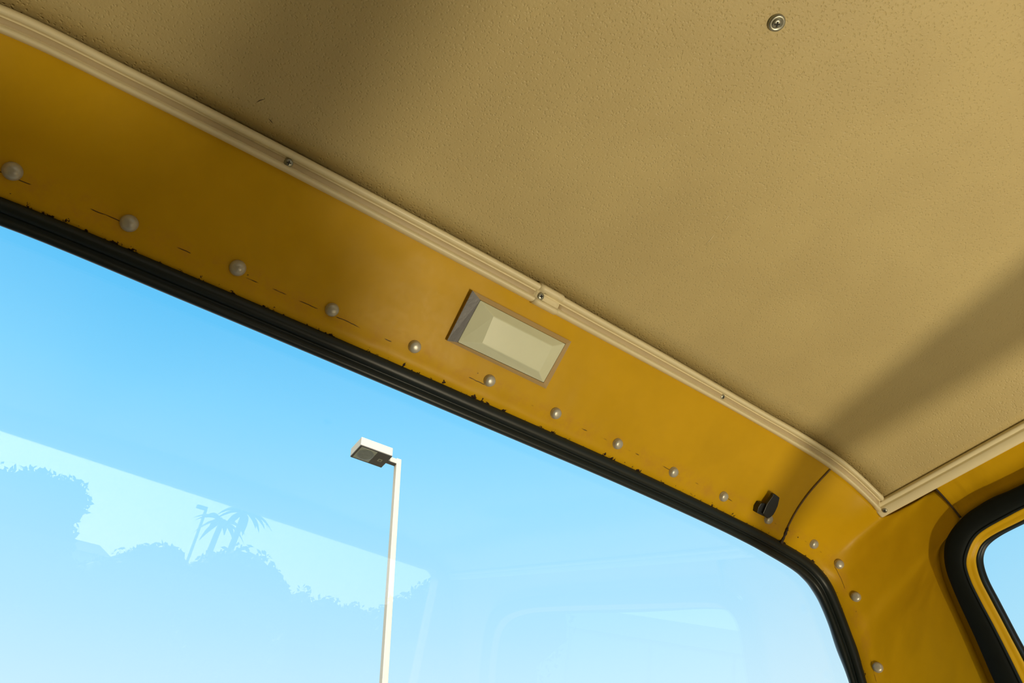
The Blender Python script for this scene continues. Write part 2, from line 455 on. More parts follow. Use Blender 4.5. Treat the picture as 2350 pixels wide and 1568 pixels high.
def corner_pt(A, B, i, w, mirror=False):
    n = len(A); t = i / (n - 1)
    ww = min(max(w, 0), 1)
    Bs = BS[mirror]
    p = A[i] + (Bs[i] - A[i]) * w + (B[i] - Bs[i]) * ww ** 2.2
    amt = 0.013 * min(1, t / 0.22) * math.sin(math.pi * ww)
    sgn = -1 if mirror else 1
    out = unit([0.62 * sgn, 0.62, 0.35])
    bow = -0.010 * math.sin(math.pi * ww) * max(0, 1 - t / 0.25) ** 2 * sgn
    lip = 0.0016 * math.exp(-((ww - 0.10) / 0.05) ** 2) - 0.002 * max(0, 1 - ww / 0.04)
    step = 0.0045 * min(1, max(0, (w - 1.0) / 0.03))          # the edge flange steps back under the weatherstrip
    return p + out * (amt - lip + step) + np.array([bow, 0, 0])
BS = {mi: smooth_rows(corner_rows(mi)[1]) for mi in (False, True)}
def corner(name, mirror, label):
    A, B = corner_rows(mirror); V, UV = [], []
    arc = 0.0
    for i in range(len(A)):
        if i: arc += np.linalg.norm(A[i] - A[i - 1])
        Lw = np.linalg.norm(B[i] - A[i])
        for w in CW:
            V.append(corner_pt(A, B, i, w, mirror)); UV.append((2.0 + arc, w * Lw))
    o = mesh_obj(name, V, grid_faces(len(A), len(CW)), 'yellow_paint', uvs=UV); fix_normals(o)
    return struct(o, label, 'wall')
pillar = corner('wall_front_right', False, 'yellow corner pillar panel between the windscreen and the side door')
pillar_l = corner('wall_front_left', True, 'yellow corner pillar panel at the far left end of the header')

# filler in the seams between the panels
def seam(name, fn, n, r, mat, parent):
    return tube(name, [fn(i / (n - 1)) for i in range(n)], r, mat, parent)
tube('seam_filler', [header_pt(XR, w, 0.0006) + np.array([0.0004, 0, 0]) for w in np.linspace(-0.05, 0.86, 30)], 0.0013, 'seam_filler', header)
tube('seam_filler', [header_pt(XR, w, 0.0012) + np.array([0.0004, 0, 0]) for w in np.linspace(0.80, 1.0, 14)],
     [0.0010, 0.0016, 0.0021, 0.0017, 0.0022, 0.0026, 0.0022, 0.0018, 0.0022, 0.0024, 0.0020, 0.0024, 0.0026, 0.0026], 'dark_filler', header)
tube('seam_filler', [header_pt(XL, w, 0.0006) for w in np.linspace(-0.05, 1.0, 30)], 0.003, 'dark_filler', header)

# ------------------------------------------------------------------ trims
TP = [(-0.01, -0.004), (-0.035, 0.002), (0.0, 0.0052), (0.07, 0.0076), (0.16, 0.0086), (0.25, 0.0080), (0.315, 0.0058), (0.345, 0.0030), (0.36, 0.0014), (0.41, 0.0010), (0.44, 0.0018), (0.50, 0.0021),
      (0.66, 0.0021), (0.70, 0.0030), (0.745, 0.0060), (0.82, 0.0078), (0.90, 0.0074), (0.975, 0.0052), (1.03, 0.0016), (1.01, -0.004)]
def trim_rails(x0, x1, n):
    A, B = [], []
    for x in np.linspace(x0, x1, n):
        k = max(0.0, (x - 0.84) / 0.064)
        A.append((x, 0.357, zU(x))); B.append((x + 0.004 * k, 0.372, zT(x + 0.004 * k)))
    return np.array(A), np.array(B)
def front_trim(name, x0, x1, n, label):
    A, B = trim_rails(x0, x1, n)
    return struct(sweep_pairs(name, A, B, TP, 'ivory_plastic'), label, 'trim')
trim_a = front_trim('trim_1', -0.236, 0.345, 70, 'ivory plastic trim strip along the headliner edge, longer run left of the joint')
trim_b = front_trim('trim_2', 0.345, 0.8985, 90, 'ivory plastic trim strip along the headliner edge, right of the joint and curving down')
STRIP = [(0.43, 0.0008), (0.435, 0.0025), (0.46, 0.0028), (0.66, 0.0028), (0.69, 0.0025), (0.695, 0.0008)]  # separate strip, darker than the lips, laid along the trim channel
A, B = trim_rails(-0.234, 0.336, 66); tag(sweep_pairs('channel_strip', A, B, STRIP, 'tan_plastic', trim_a), 'darker tan strip in the trim channel')
A, B = trim_rails(0.368, 0.8970, 86); tag(sweep_pairs('channel_strip', A, B, STRIP, 'tan_plastic', trim_b), 'darker tan strip in the trim channel')
A, B = trim_rails(0.337, 0.3665, 6)
SP = [(w * 1.10 - 0.05, h + (0.0010 if h > 0 else 0)) for w, h in TP]
sweep_pairs('joint_sleeve', A, B, SP, 'ivory_plastic', trim_b)
SIDE = [(0.0, -0.003), (-0.02, 0.001), (0.02, 0.0038), (0.08, 0.0048), (0.24, 0.0048), (0.30, 0.0040), (0.325, 0.0022), (0.35, 0.0022), (0.375, 0.0040), (0.43, 0.0050),
        (0.78, 0.0054), (0.90, 0.0046), (0.97, 0.0030), (1.01, 0.0006), (1.0, -0.003)]
def side_trim(name, mirror, label):
    sy = np.concatenate([np.linspace(0.3765, 0.372, 3), np.linspace(0.36, -0.55, 26)])
    A = np.array([(0.905, y, 0.5105) for y in sy]); B = np.array([(0.9205, y, 0.4972) for y in sy])
    if mirror:
        A[:, 0] = 0.69 - A[:, 0]; B[:, 0] = 0.69 - B[:, 0]
    return struct(sweep_pairs(name, A, B, SIDE, 'ivory_plastic'), label, 'trim')
trim_c = side_trim('trim_3', False, 'ivory plastic trim strip running back from the corner above the side door')
trim_d = side_trim('trim_4', True, 'ivory plastic trim strip on the far left side of the headliner')

# ------------------------------------------------------------------ screws and rivets
def cross_mesh(name, a, t, h):
    V, F = box_vf(-a, a, -t, t, -h, h); V2, F2 = box_vf(-t, t, -a, a, -h, h)
    me = bpy.data.meshes.new(name); me.from_pydata(V + V2, [], F + [tuple(i + 8 for i in f) for f in F2]); return me
ME_SCREW = lathe_mesh('screw', [(0.0038, -0.001), (0.0038, 0.0004), (0.0034, 0.0010), (0.0024, 0.0015), (0.0001, 0.0017)], 24)
ME_CROSS = cross_mesh('cross_slot', 0.0019, 0.0005, 0.0006)
ME_CUP = lathe_mesh('cup_washer', [(0.0068, -0.0005), (0.0068, 0.0012), (0.0064, 0.0024), (0.0054, 0.0030), (0.0042, 0.0026), (0.0032, 0.0022), (0.0001, 0.0022)], 28)
for me, mn in ((ME_SCREW, 'screw_metal'), (ME_CROSS, 'slot_dark'), (ME_CUP, 'screw_metal')): me.materials.append(MATS[mn])
def put(name, me, M, parent):
    o = bpy.data.objects.new(name, me); link(o, parent); o.matrix_world = M
    if parent is not None: o.matrix_parent_inverse = Matrix.Identity(4); o.matrix_basis = parent.matrix_world.inverted() @ M if parent.matrix_world != Matrix.Identity(4) else M
    return o
def screw(pos, normal, parent, spin=0.3, scale=1.0):
    M = frame_at(pos, normal, spin) @ Matrix.Scale(scale, 4)
    s = put('screw', ME_SCREW, M, parent)
    c = bpy.data.objects.new('cross_slot', ME_CROSS); link(c, s); c.location = (0, 0, 0.0014)
    return s
def trim_pt(x, w, h):
    A, B = trim_rails(x - 0.002, x + 0.002, 3)
    ac = B[1] - A[1]; N = unit(np.cross(A[2] - A[0], ac))
    if N[2] > 0: N = -N
    return A[1] + ac * w + N * h, N
p, nn = trim_pt(0.0705, 0.56, 0.0029); tag(screw(p, nn, trim_a, 0.2), 'small cross-head screw in the trim channel')
p, nn = trim_pt(0.3435, 0.56, 0.0034); tag(screw(p, nn, trim_b, 0.5), 'cross-head screw in the joint sleeve')
p, nn = trim_pt(0.6165, 0.56, 0.0020); tag(screw(p, nn, trim_b, 0.7, 0.8), 'sunken dark screw in the trim channel')
ac = np.array([0.0155, 0, -0.0133]); Ns = unit([-0.0133, 0, -0.0155])
screw(np.array([0.905, 0.3665, 0.5105]) + ac * 0.60 + Ns * 0.0054, Ns, trim_c, 0.4, 0.85)
cup_pos = np.array([0.3303, 0.0423, zU(0.3303) + 0.0025])
cup = put('cup_washer', ME_CUP, frame_at(cup_pos, (0, 0, -1)), ceiling)
tag(cup, 'dark metal cup washer with a cross-head screw')
sc_ = bpy.data.objects.new('screw', ME_SCREW); link(sc_, cup); sc_.location = (0.0004, 0.0003, 0.0022); sc_.scale = (1.05, 1.05, 1.1)
cr2 = bpy.data.objects.new('cross_slot', ME_CROSS); link(cr2, cup); cr2.location = (0.0004, 0.0003, 0.0038); cr2.scale = (1.1, 1.1, 1); cr2.rotation_euler = (0, 0, 0.6)

ME_RIVET = lathe_mesh('rivet', [(0.0063, -0.001), (0.0063, 0.0012), (0.0060, 0.0018), (0.0058, 0.0020), (0.0058, 0.0030), (0.0053, 0.0041), (0.0043, 0.0049), (0.0028, 0.0054), (0.0012, 0.0056), (0.0001, 0.0056)], 28)
ME_RIVET.materials.append(MATS['rivet_metal'])
ME_DOME = lathe_mesh('rivet_dome', [(0.0070, -0.001), (0.0070, 0.0008), (0.0067, 0.0022), (0.0058, 0.0037), (0.0043, 0.0049), (0.0024, 0.0056), (0.0001, 0.0058)], 28)
ME_DOME.materials.append(MATS['rivet_metal'])
# (x, w) on the header panel, then (row, w) on the corner panel
RIVET_XW = [(-0.1018, 0.796), (-0.0177, 0.814), (0.0706, 0.793), (0.1587, 0.792), (0.2456, 0.789), (0.3334, 0.786), (0.4234, 0.805), (0.5163, 0.821), (0.6088, 0.838), (0.6984, 0.836), (0.7855, 0.831)]
CORNER_TW = [(13, 0.207), (31, 0.213), (48, 0.160), (74, 0.168)]
for k, (x, w) in enumerate(RIVET_XW):
    put('rivet', ME_DOME if k < 3 else ME_RIVET, frame_at(header_pt(x, w, 0.0), N_IN, k * 0.7), header)
CAr, CBr = corner_rows(False)
for (i, w) in CORNER_TW:
    p = corner_pt(CAr, CBr, i, w); i0, i1 = max(i - 1, 0), i + 1
    nn = np.cross(corner_pt(CAr, CBr, i1, w) - corner_pt(CAr, CBr, i0, w), corner_pt(CAr, CBr, i, w + 0.05) - corner_pt(CAr, CBr, i, w - 0.05))
    if nn @ (-p) < 0: nn = -nn
    put('rivet', ME_RIVET, frame_at(p, unit(nn), i * 0.1), pillar)

# ------------------------------------------------------------------ windscreen: pane and rubber seal
n = 260
A = spline(SO_C, n, True); B = spline(SI_C, n, True)
ctr = np.mean(B, axis=0)
pv = [q + (q - ctr) * 0.004 + G_N * 0.003 for q in B]; pv2 = [q + G_N * 0.002 for q in pv]
F = [tuple(range(n)), tuple(range(n, 2 * n))[::-1]] + [(i, (i + 1) % n, n + (i + 1) % n, n + i) for i in range(n)]
win1 = mesh_obj('window_1', pv + pv2, F, 'window_glass', smooth=False); fix_normals(win1)
struct(win1, 'clear raked windscreen glass with faint reflections, below the yellow header', 'window')
SEAL = [(-0.12, -0.006), (-0.10, 0.001), (0.0, 0.0030), (0.10, 0.0044), (0.25, 0.0050), (0.38, 0.0046), (0.46, 0.0028), (0.50, 0.0018), (0.55, 0.0022), (0.62, 0.0042), (0.72, 0.0058), (0.84, 0.0060),
        (0.93, 0.0048), (1.0, 0.0024), (1.03, -0.002), (1.0, -0.007)]
seal = sweep_pairs('rubber_seal', A, B, SEAL, 'black_rubber', win1, closed=True, inward=-G_N)

# ------------------------------------------------------------------ side door, its weatherstrip, frame, gasket and pane
D1 = [(0.9363, 0.2141, 0.4587), (0.9359, 0.2491, 0.4604), (0.9361, 0.2682, 0.4594), (0.9367, 0.2895, 0.4564), (0.9385, 0.3133, 0.4475), (0.941, 0.3294, 0.4352), (0.9452, 0.3413, 0.4138), (0.9515, 0.3479, 0.3827), (0.9614, 0.3539, 0.3329), (0.9704, 0.3603, 0.2882)]
D2 = [(0.9425, 0.2180, 0.4380), (0.9426, 0.2480, 0.4376), (0.9428, 0.279, 0.4359), (0.9436, 0.295, 0.432), (0.9453, 0.3086, 0.4233), (0.9478, 0.32, 0.411), (0.9513, 0.3257, 0.3935), (0.9561, 0.3285, 0.3695), (0.9632, 0.331, 0.3342), (0.9738, 0.3365, 0.2809)]
D3 = [(0.9592, 0.2180, 0.4342), (0.9592, 0.2480, 0.4341), (0.9593, 0.2750, 0.4340), (0.9597, 0.2930, 0.4316), (0.9608, 0.3045, 0.4254), (0.9630, 0.3135, 0.4150), (0.9668, 0.3203, 0.3950), (0.9720, 0.3228, 0.3700), (0.9790, 0.3256, 0.3352), (0.9890, 0.3300, 0.2850)]
D4 = [(0.967, 0.2180, 0.4350), (0.967, 0.2450, 0.4352), (0.9672, 0.2720, 0.4342), (0.9680, 0.2900, 0.4304), (0.9694, 0.3020, 0.4232), (0.9716, 0.3100, 0.4120), (0.9752, 0.3150, 0.3940), (0.9805, 0.3175, 0.3680), (0.9870, 0.3205, 0.3345), (0.9965, 0.3250, 0.2860)]
EXT = [(0.986, 0.370, 0.20), (1.000, 0.382, 0.12), (1.022, 0.385, 0.01), (1.037, 0.33, -0.06), (1.042, 0.10, -0.09), (1.042, -0.20, -0.09), (1.035, -0.35, -0.06), (1.018, -0.40, 0.05),
       (0.990, -0.405, 0.20), (0.965, -0.40, 0.33), (0.945, -0.36, 0.425), (0.940, -0.25, 0.452), (0.9375, -0.10, 0.4575), (0.9365, 0.08, 0.4585)]
def ext(inset, dx):
    out = []
    for x, y, z in EXT:
        d = np.array([-0.01 - y, 0.18 - z]); ay = np.sign(d[0]) * inset if abs(y) > 0.34 else 0.0
        az = np.sign(d[1]) * inset if (z > 0.41 or z < -0.05) else 0.0
        out.append((x + dx, y + ay, z + az))
    return out
def rails(mirror):
    R_ = [spline(D + ext(i, dx), 240, True) for D, i, dx in ((D1, 0, 0), (D2, 0.022, 0.0045), (D3, 0.026, 0.0215), (D4, 0.029, 0.029))]
    if mirror:
        for r in R_: r[:, 0] = 0.69 - r[:, 0]
    return R_
def side_door(mirror, nd, nw, side_word):
    r1, r2, r3, r4 = rails(mirror); sg = 1 if mirror else -1
    inw = np.array([sg, 0, -0.2])
    door = sweep_pairs('door_%d' % nd, r2 + [sg * -0.002, 0, 0], r3, [(-0.15, -0.004), (0.0, 0.0), (0.12, 0.0012), (0.30, 0.0004), (0.42, 0.0016), (0.55, 0.0032), (0.72, 0.0036), (0.88, 0.0024), (1.0, 0.0), (1.05, -0.005)], 'yellow_paint', None, True, inward=inw)
    me = door.data; l = me.uv_layers.new(name='metres')
    for i, lp in enumerate(me.loops):
        co = me.vertices[lp.vertex_index].co; l.data[i].uv = (co.y + 3.0, co.z + 1.0)
    struct(door, 'yellow painted door window frame %s' % side_word, 'door')
    ws = sweep_pairs('weatherstrip', r1, r2, [(-0.05, -0.006), (-0.04, 0.003), (0.03, 0.0062), (0.2, 0.0078), (0.5, 0.0084), (0.78, 0.0076), (0.90, 0.0058), (0.94, 0.0042), (0.965, 0.0056), (1.0, 0.0048), (1.03, 0.002), (1.0, -0.006)], 'dull_black_rubber', door, True, inward=inw)
    ctr = np.mean(r4, axis=0); n = len(r4)
    pv = [q + (q - ctr) * 0.004 + np.array([-sg * 0.002, 0, 0]) for q in r4]; pv2 = [q + np.array([-sg * 0.003, 0, 0.0006]) for q in pv]
    # fan about the centre: the pane follows the gently curved rail
    V = pv + pv2 + [ctr + np.array([-sg * 0.002, 0, 0]), ctr + np.array([-sg * 0.005, 0, 0.0006])]
    F = [(i, (i + 1) % n, 2 * n) for i in range(n)] + [(n + (i + 1) % n, n + i, 2 * n + 1) for i in range(n)] + [(i, (i + 1) % n, n + (i + 1) % n, n + i) for i in range(n)]
    win = mesh_obj('window_%d' % nw, V, F, 'tinted_glass', smooth=False); fix_normals(win)
    struct(win, 'side door window glass %s' % side_word, 'window')
    sweep_pairs('rubber_gasket', r3, r4, [(-0.1, -0.005), (-0.05, 0.002), (0.15, 0.0035), (0.4, 0.0032), (0.55, 0.0016), (0.66, 0.0030), (0.85, 0.0032), (1.0, 0.0016), (1.04, -0.004)], 'black_rubber', win, True, inward=inw)
    # painted wall round the door opening
    inn = [(0.940, 0.2965, 0.4611), (0.9392, 0.2729, 0.4642), (0.9389, 0.2478, 0.4656), (0.9393, 0.213, 0.4634), (0.9395, 0.08, 0.4634), (0.940, -0.10, 0.4625), (0.943, -0.25, 0.457), (0.948, -0.365, 0.43), (0.968, -0.406, 0.33), (0.993, -0.411, 0.20), (1.021, -0.406, 0.05),
           (1.040, -0.355, -0.066), (1.045, -0.20, -0.096), (1.045, 0.10, -0.096), (1.040, 0.336, -0.066), (1.030, 0.40, 0.0)]
    outr = [(0.9210, 0.300, 0.4972), (0.9210, 0.2729, 0.4972), (0.9210, 0.2478, 0.4972), (0.9210, 0.213, 0.4972), (0.9210, 0.08, 0.4972), (0.9210, -0.10, 0.4972), (0.9210, -0.30, 0.4972), (0.923, -0.52, 0.495), (0.955, -0.54, 0.34), (0.985, -0.54, 0.20), (1.03, -0.54, 0.0),
            (1.06, -0.54, -0.40), (1.07, -0.25, -0.86), (1.07, 0.12, -0.86), (1.07, 0.50, -0.86), (1.055, 0.56, -0.05)]
    A_ = np.array(inn); B_ = np.array(outr)
    if mirror: A_[:, 0] = 0.69 - A_[:, 0]; B_[:, 0] = 0.69 - B_[:, 0]
    V, UV = [], []
    for i in range(len(A_)):
        dl = np.linalg.norm(B_[i] - A_[i])
        for w in (-0.015 / dl, -0.003 / dl, 0.0, 0.17, 0.33, 0.5, 0.67, 0.83, 1.0, 1.0 + 0.006 / dl):
            o_ = np.array([-sg * (0.004 * math.sin(math.pi * min(max(w, 0), 1)) + (0.004 if w < 0 else 0)), 0, 0]) if i < 7 else 0
            q = A_[i] + (B_[i] - A_[i]) * w + o_; V.append(q); UV.append((5 + i * 0.1, 0.06 + w * 0.05))
    wall = mesh_obj('wall_left' if mirror else 'wall_right', V, grid_faces(len(A_), 10), 'yellow_paint', uvs=UV); fix_normals(wall)
    struct(wall, 'yellow painted side wall panel round the door opening %s' % side_word, 'wall')
    return door, win, wall
door1, win2, wall_r = side_door(False, 1, 2, 'at the lower right, beside the corner pillar')
door2, win4, wall_l = side_door(True, 2, 4, 'on the far left of the cab')
tube('seam_filler', [np.array([0.9215, 0.2995, 0.4972]) + (np.array([0.9396, 0.2962, 0.4611]) - np.array([0.9215, 0.2995, 0.4972])) * w + np.array([0.003 * math.sin(math.pi * w) - 0.001, 0, 0]) for w in np.linspace(-0.05, 1.05, 12)], 0.0013, 'dark_filler', wall_r)

# ------------------------------------------------------------------ rear wall and rear window, front lower wall, floor
inn, outr = [], []
def rear_loop(x0, x1, z0, z1l, z1r, rad, y):
    P = []
    for (cx, cz, a0) in ((x1 - rad, z1r - rad, 0), (x0 + rad, z1l - rad, 90), (x0 + rad, z0 + rad, 180), (x1 - rad, z0 + rad, 270)):
        for k in range(7):
            a = math.radians(a0 + 15 * k); P.append((cx + rad * math.cos(a), y, cz + rad * math.sin(a)))
    return P
I_ = rear_loop(-0.185, 0.880, 0.06, 0.538, 0.5075, 0.022, -0.52); O_ = rear_loop(-0.40, 1.09, -0.87, 0.62, 0.62, 0.02, -0.53)
TR = [(0.985, 0.42), (0.968, 0.495), (0.950, 0.545), (0.915, 0.570), (0.87, 0.586), (0.80, 0.597), (0.70, 0.603)]
BR = [(1.04, -0.87), (1.05, -0.87), (1.06, -0.87), (1.064, -0.86), (1.066, -0.60), (1.066, -0.40), (1.06, -0.25)]
O_ = [(x, -0.53, z) for x, z in TR] + [(0.69 - x, -0.53, z) for x, z in TR[::-1]] + [(0.69 - x, -0.53, z) for x, z in BR[::-1]] + [(x, -0.53, z) for x, z in BR]
I2 = [(x, -0.56, z) for x, y, z in I_]
nI = len(I_)
V = O_ + I_ + I2; F = []
for i in range(nI):
    j = (i + 1) % nI
    F += [(i, j, nI + j, nI + i), (nI + i, nI + j, 2 * nI + j, 2 * nI + i)]
wall_b = mesh_obj('wall_back', V, F, 'yellow_paint', uvs=[(v[0], 0.3 + v[2]) for v in V], smooth=False)
struct(wall_b, 'yellow rear wall of the cab round the rear window', 'wall')
V = [(x, -0.545, z) for x, y, z in I_] + [(x, -0.547, z) for x, y, z in I_]
F = [tuple(range(nI)), tuple(range(nI, 2 * nI))[::-1]] + [(i, (i + 1) % nI, nI + (i + 1) % nI, nI + i) for i in range(nI)]
win3 = mesh_obj('window_3', V, F, 'window_glass', smooth=False); fix_normals(win3)
struct(win3, 'rear cab window whose upper edge shows in the windscreen reflection', 'window')
floor = box('floor', -0.378, 1.068, -0.56, 0.60, -0.89, -0.86, 'floor_mat'); struct(floor, 'cab floor under a brown mat', 'floor')
lower = box('wall_front_lower', -0.378, 1.068, 0.575, 0.60, -0.87, -0.10, 'dark_vinyl'); struct(lower, 'lower front wall under the windscreen', 'wall')

# outer roof skin, closing the body above the headliner and the panels
RX = [(-0.292, 0.455), (-0.285, 0.50), (-0.262, 0.545), (-0.19, 0.585), (0.0, 0.607), (0.345, 0.614), (0.69, 0.607), (0.88, 0.585), (0.952, 0.545), (0.975, 0.50), (0.982, 0.455)]
prof = spline(RX, 61); V = []
for y, drop in ((-0.585, 0.0), (-0.30, 0), (0.0, 0), (0.30, 0), (0.40, 0.004), (0.44, 0.018), (0.468, 0.048), (0.484, 0.088), (0.488, 0.105)):
    for x, z in prof: V.append((x, y, max(z - drop, min(z, 0.455 if abs(x - 0.345) > 0.56 else 0.49))))
roof = mesh_obj('roof', V, grid_faces(9, 61), 'yellow_paint', uvs=[(v[0], 0.5 + v[1]) for v in V])
md = roof.modifiers.new('sheet', 'SOLIDIFY'); md.thickness = 0.0015
struct(roof, 'yellow outer roof skin above the headliner', 'roof')

# ------------------------------------------------------------------ interior light on the header
light = bpy.data.objects.new('interior_light', None); link(light); light.empty_display_size = 0.05
tag(light, 'rectangular cream interior light with a faceted lens, on the yellow header', 'light')
def hd(x, s, h):      # header plane: x along, s down the slope, h out into the cab
    # position on the real panel, then out along its normal
    z0 = 0.66759694
    return np.array([x, 0, 0]) + E_SLOPE * s - N_IN * (z0 - h) 
def quad_ring(name, outer, inner, mat, parent, skip=()):
    V = list(outer) + list(inner); F = [(i, (i + 1) % 4, 4 + (i + 1) % 4, 4 + i) for i in range(4) if i not in skip]
    o = mesh_obj(name, V, F, mat, parent, smooth=False); return o
out0 = [hd(0.2735, -0.0219, -0.0045), hd(0.3985, -0.0212, -0.0045), hd(0.3958, 0.0350, -0.0045), hd(0.2725, 0.0322, -0.0045)]
out1 = [hd(0.2725, -0.0222, 0.0022), hd(0.3985, -0.0212, 0.0022), hd(0.3958, 0.0350, 0.0022), hd(0.2715, 0.0325, 0.0022)]
mil0 = [hd(0.2832, -0.0174, 0.0045), hd(0.3921, -0.0164, 0.0045), hd(0.3888, 0.0303, 0.0045), hd(0.2812, 0.0296, 0.0045)]
mil1 = [hd(0.3002, -0.0088, 0.0125), hd(0.3748, -0.0079, 0.0125), hd(0.3738, 0.0216, 0.0125), hd(0.3020, 0.0200, 0.0125)]
V = out0 + out1 + mil0
F = [(i, (i + 1) % 4, 4 + (i + 1) % 4, 4 + i) for i in range(4)] + [(4 + i, 4 + (i + 1) % 4, 8 + (i + 1) % 4, 8 + i) for i in range(3)]
fr = mesh_obj('frame', V, F, 'amber_plastic', light, smooth=False); fix_normals(fr); tag(fr, 'clear brownish plastic rim')
V = [out1[3], out1[0], mil0[0], mil0[3], out0[3], out0[0], hd(0.284, -0.0174, 0.0), hd(0.282, 0.0296, 0.0)]
pl = mesh_obj('end_plate', [v + N_IN * 0.0003 for v in V[:4]] + V[4:], [(0, 1, 2, 3), (4, 7, 6, 5), (0, 4, 5, 1), (2, 6, 7, 3), (1, 5, 6, 2), (3, 7, 4, 0)], 'grey_metal', light, smooth=False)
fix_normals(pl); tag(pl, 'scuffed dark grey metal end plate')
V = mil0 + mil1
F = [(i, (i + 1) % 4, 4 + (i + 1) % 4, 4 + i) for i in range(4)] + [(4, 5, 6, 7), (3, 2, 1, 0)]
ln = mesh_obj('lens', V, F, 'milky_plastic', light, smooth=False); fix_normals(ln)
md = ln.modifiers.new('bevel', 'BEVEL'); md.width = 0.0007; md.segments = 2
tag(ln, 'milky greenish cream faceted lens')

# ------------------------------------------------------------------ black clip on the header
clip = bpy.data.objects.new('coat_clip', None); link(clip); clip.empty_display_size = 0.02
tag(clip, 'small black plastic clip on the header beside the panel seam', 'clip')
def extrude_poly(name, poly, h0, h1, parent, mat, tilt=None):
    n = len(poly)
    f = tilt if tilt else (lambda s: 0.0)
    V = [hd(x, s, h0 + f(s)) for x, s in poly] + [hd(x, s, h1 + f(s)) for x, s in poly]
    F = [tuple(range(n)), tuple(range(n, 2 * n))[::-1]] + [(i, (i + 1) % n, n + (i + 1) % n, n + i) for i in range(n)]
    o = mesh_obj(name, V, F, mat, parent, smooth=False); fix_normals(o)
    md = o.modifiers.new('bevel', 'BEVEL'); md.width = 0.0006; md.segments = 2
    return o
extrude_poly('mount', [(0.7374, 0.0590), (0.7384, 0.0522), (0.7440, 0.0505), (0.7530, 0.0540), (0.7570, 0.0660), (0.7400, 0.0655)], 0.0060, 0.0165, clip, 'black_plastic')
extrude_poly('hook', [(0.7467, 0.0362), (0.7482, 0.0345), (0.7508, 0.0346), (0.7602, 0.0362), (0.7636, 0.0467), (0.7640, 0.0540), (0.7634, 0.0592), (0.7605, 0.0640), (0.7570, 0.0663), (0.7460, 0.0630), (0.7450, 0.0500), (0.7478, 0.0377)], 0.0150, 0.0195, clip, 'black_plastic')

# ------------------------------------------------------------------ seat below the frame, with added shadow casters
seat = bpy.data.objects.new('bench_seat', None); link(seat)
tag(seat, 'tan vinyl bench seat low in the cab, under the picture', 'seat')
box('cushion', -0.25, 0.94, -0.30, 0.08, -0.84, -0.76, 'seat_vinyl', seat, 0.02)
BAR_OUTLINE = [(0.666, -0.33), (0.672, -0.275), (0.687, -0.171), (0.685, -0.138), (0.682, -0.09), (0.706, -0.09), (0.710, -0.17), (0.712, -0.25), (0.712, -0.33)]  # unseen bar, added and shaped to cast the right-hand ceiling band
V = [(x, y, -0.301) for x, y in BAR_OUTLINE] + [(x, y, -0.293) for x, y in BAR_OUTLINE]; n = len(BAR_OUTLINE)
arm = mesh_obj('shadow_bar', V, [tuple(range(n)), tuple(range(n, 2 * n))[::-1]] + [(i, (i + 1) % n, n + (i + 1) % n, n + i) for i in range(n)], 'dark_vinyl', seat, smooth=False); fix_normals(arm)
PADDLE_OUTLINE = [(0.512, -0.38), (0.514, -0.33), (0.513, -0.290), (0.508, -0.280), (0.45, -0.277), (0.45, -0.250), (0.553, -0.250), (0.553, -0.277), (0.541, -0.290), (0.540, -0.33), (0.538, -0.38)]  # unseen paddle, added to shade the left of the ceiling and header
V = [(x, y, -0.494) for x, y in PADDLE_OUTLINE] + [(x, y, -0.488) for x, y in PADDLE_OUTLINE]; n = len(PADDLE_OUTLINE)
paddle = mesh_obj('shadow_paddle', V, [tuple(range(n)), tuple(range(n, 2 * n))[::-1]] + [(i, (i + 1) % n, n + (i + 1) % n, n + i) for i in range(n)], 'dark_vinyl', seat, smooth=False); fix_normals(paddle)
tube('paddle_bracket', [(0.525, -0.375, -0.491), (0.525, -0.49, -0.50)], 0.006, 'steel_grey', seat)
tube('bar_bracket', [(0.70, -0.325, -0.297), (0.71, -0.42, -0.297), (0.71, -0.49, -0.30)], 0.010, 'steel_grey', seat)
box('backrest', -0.25, 0.94, -0.515, -0.47, -0.84, -0.10, 'seat_vinyl', seat, 0.02)

# ------------------------------------------------------------------ street lamp outside
lamp = bpy.data.objects.new('street_lamp', None); link(lamp)
lamp.location = Vector((4.243 + OFF[0], 7.99 + OFF[1], 0))
tag(lamp, 'tall cream street lamp with box head, seen through the windscreen', 'street lamp')
def at_lamp(o):
    o.matrix_parent_inverse = Matrix.Translation(-lamp.location); return o
at_lamp(box('pole', 4.204, 4.282, 7.951, 8.029, -1.30, 6.60, 'cream_paint', lamp, 0.006))
at_lamp(box('arm', 4.055, 4.21, 7.955, 8.025, 6.505, 6.585, 'cream_paint', lamp, 0.004))
at_lamp(box('head', 3.555, 4.065, 7.83, 8.155, 6.505, 6.645, 'cream_paint', lamp, 0.006))
at_lamp(box('underside', 3.557, 4.063, 7.832, 8.153, 6.494, 6.506, 'lamp_dark', lamp))
at_lamp(box('arm_underside', 4.06, 4.205, 7.957, 8.023, 6.496, 6.506, 'lamp_dark', lamp))
o = at_lamp(box('lens', 3.582, 3.835, 7.852, 8.128, 6.486, 6.496, 'lamp_lens', lamp, 0.003))
me = lathe_mesh('reflector', [(0.122, 0.0), (0.122, 0.004), (0.10, 0.006), (0.06, 0.005), (0.001, 0.005)], 32); me.materials.append(MATS['lamp_reflector'])
r_ = bpy.data.objects.new('reflector', me); link(r_, lamp); r_.rotation_euler = (math.pi, 0, 0); r_.location = (3.712 - 4.243, 0.0, 6.486 + 1.30)
V, F = box_vf(3.925, 3.985, 7.975, 8.03, 6.488, 6.495); V2, F2 = box_vf(3.938, 3.972, 7.987, 8.018, 6.484, 6.4875)
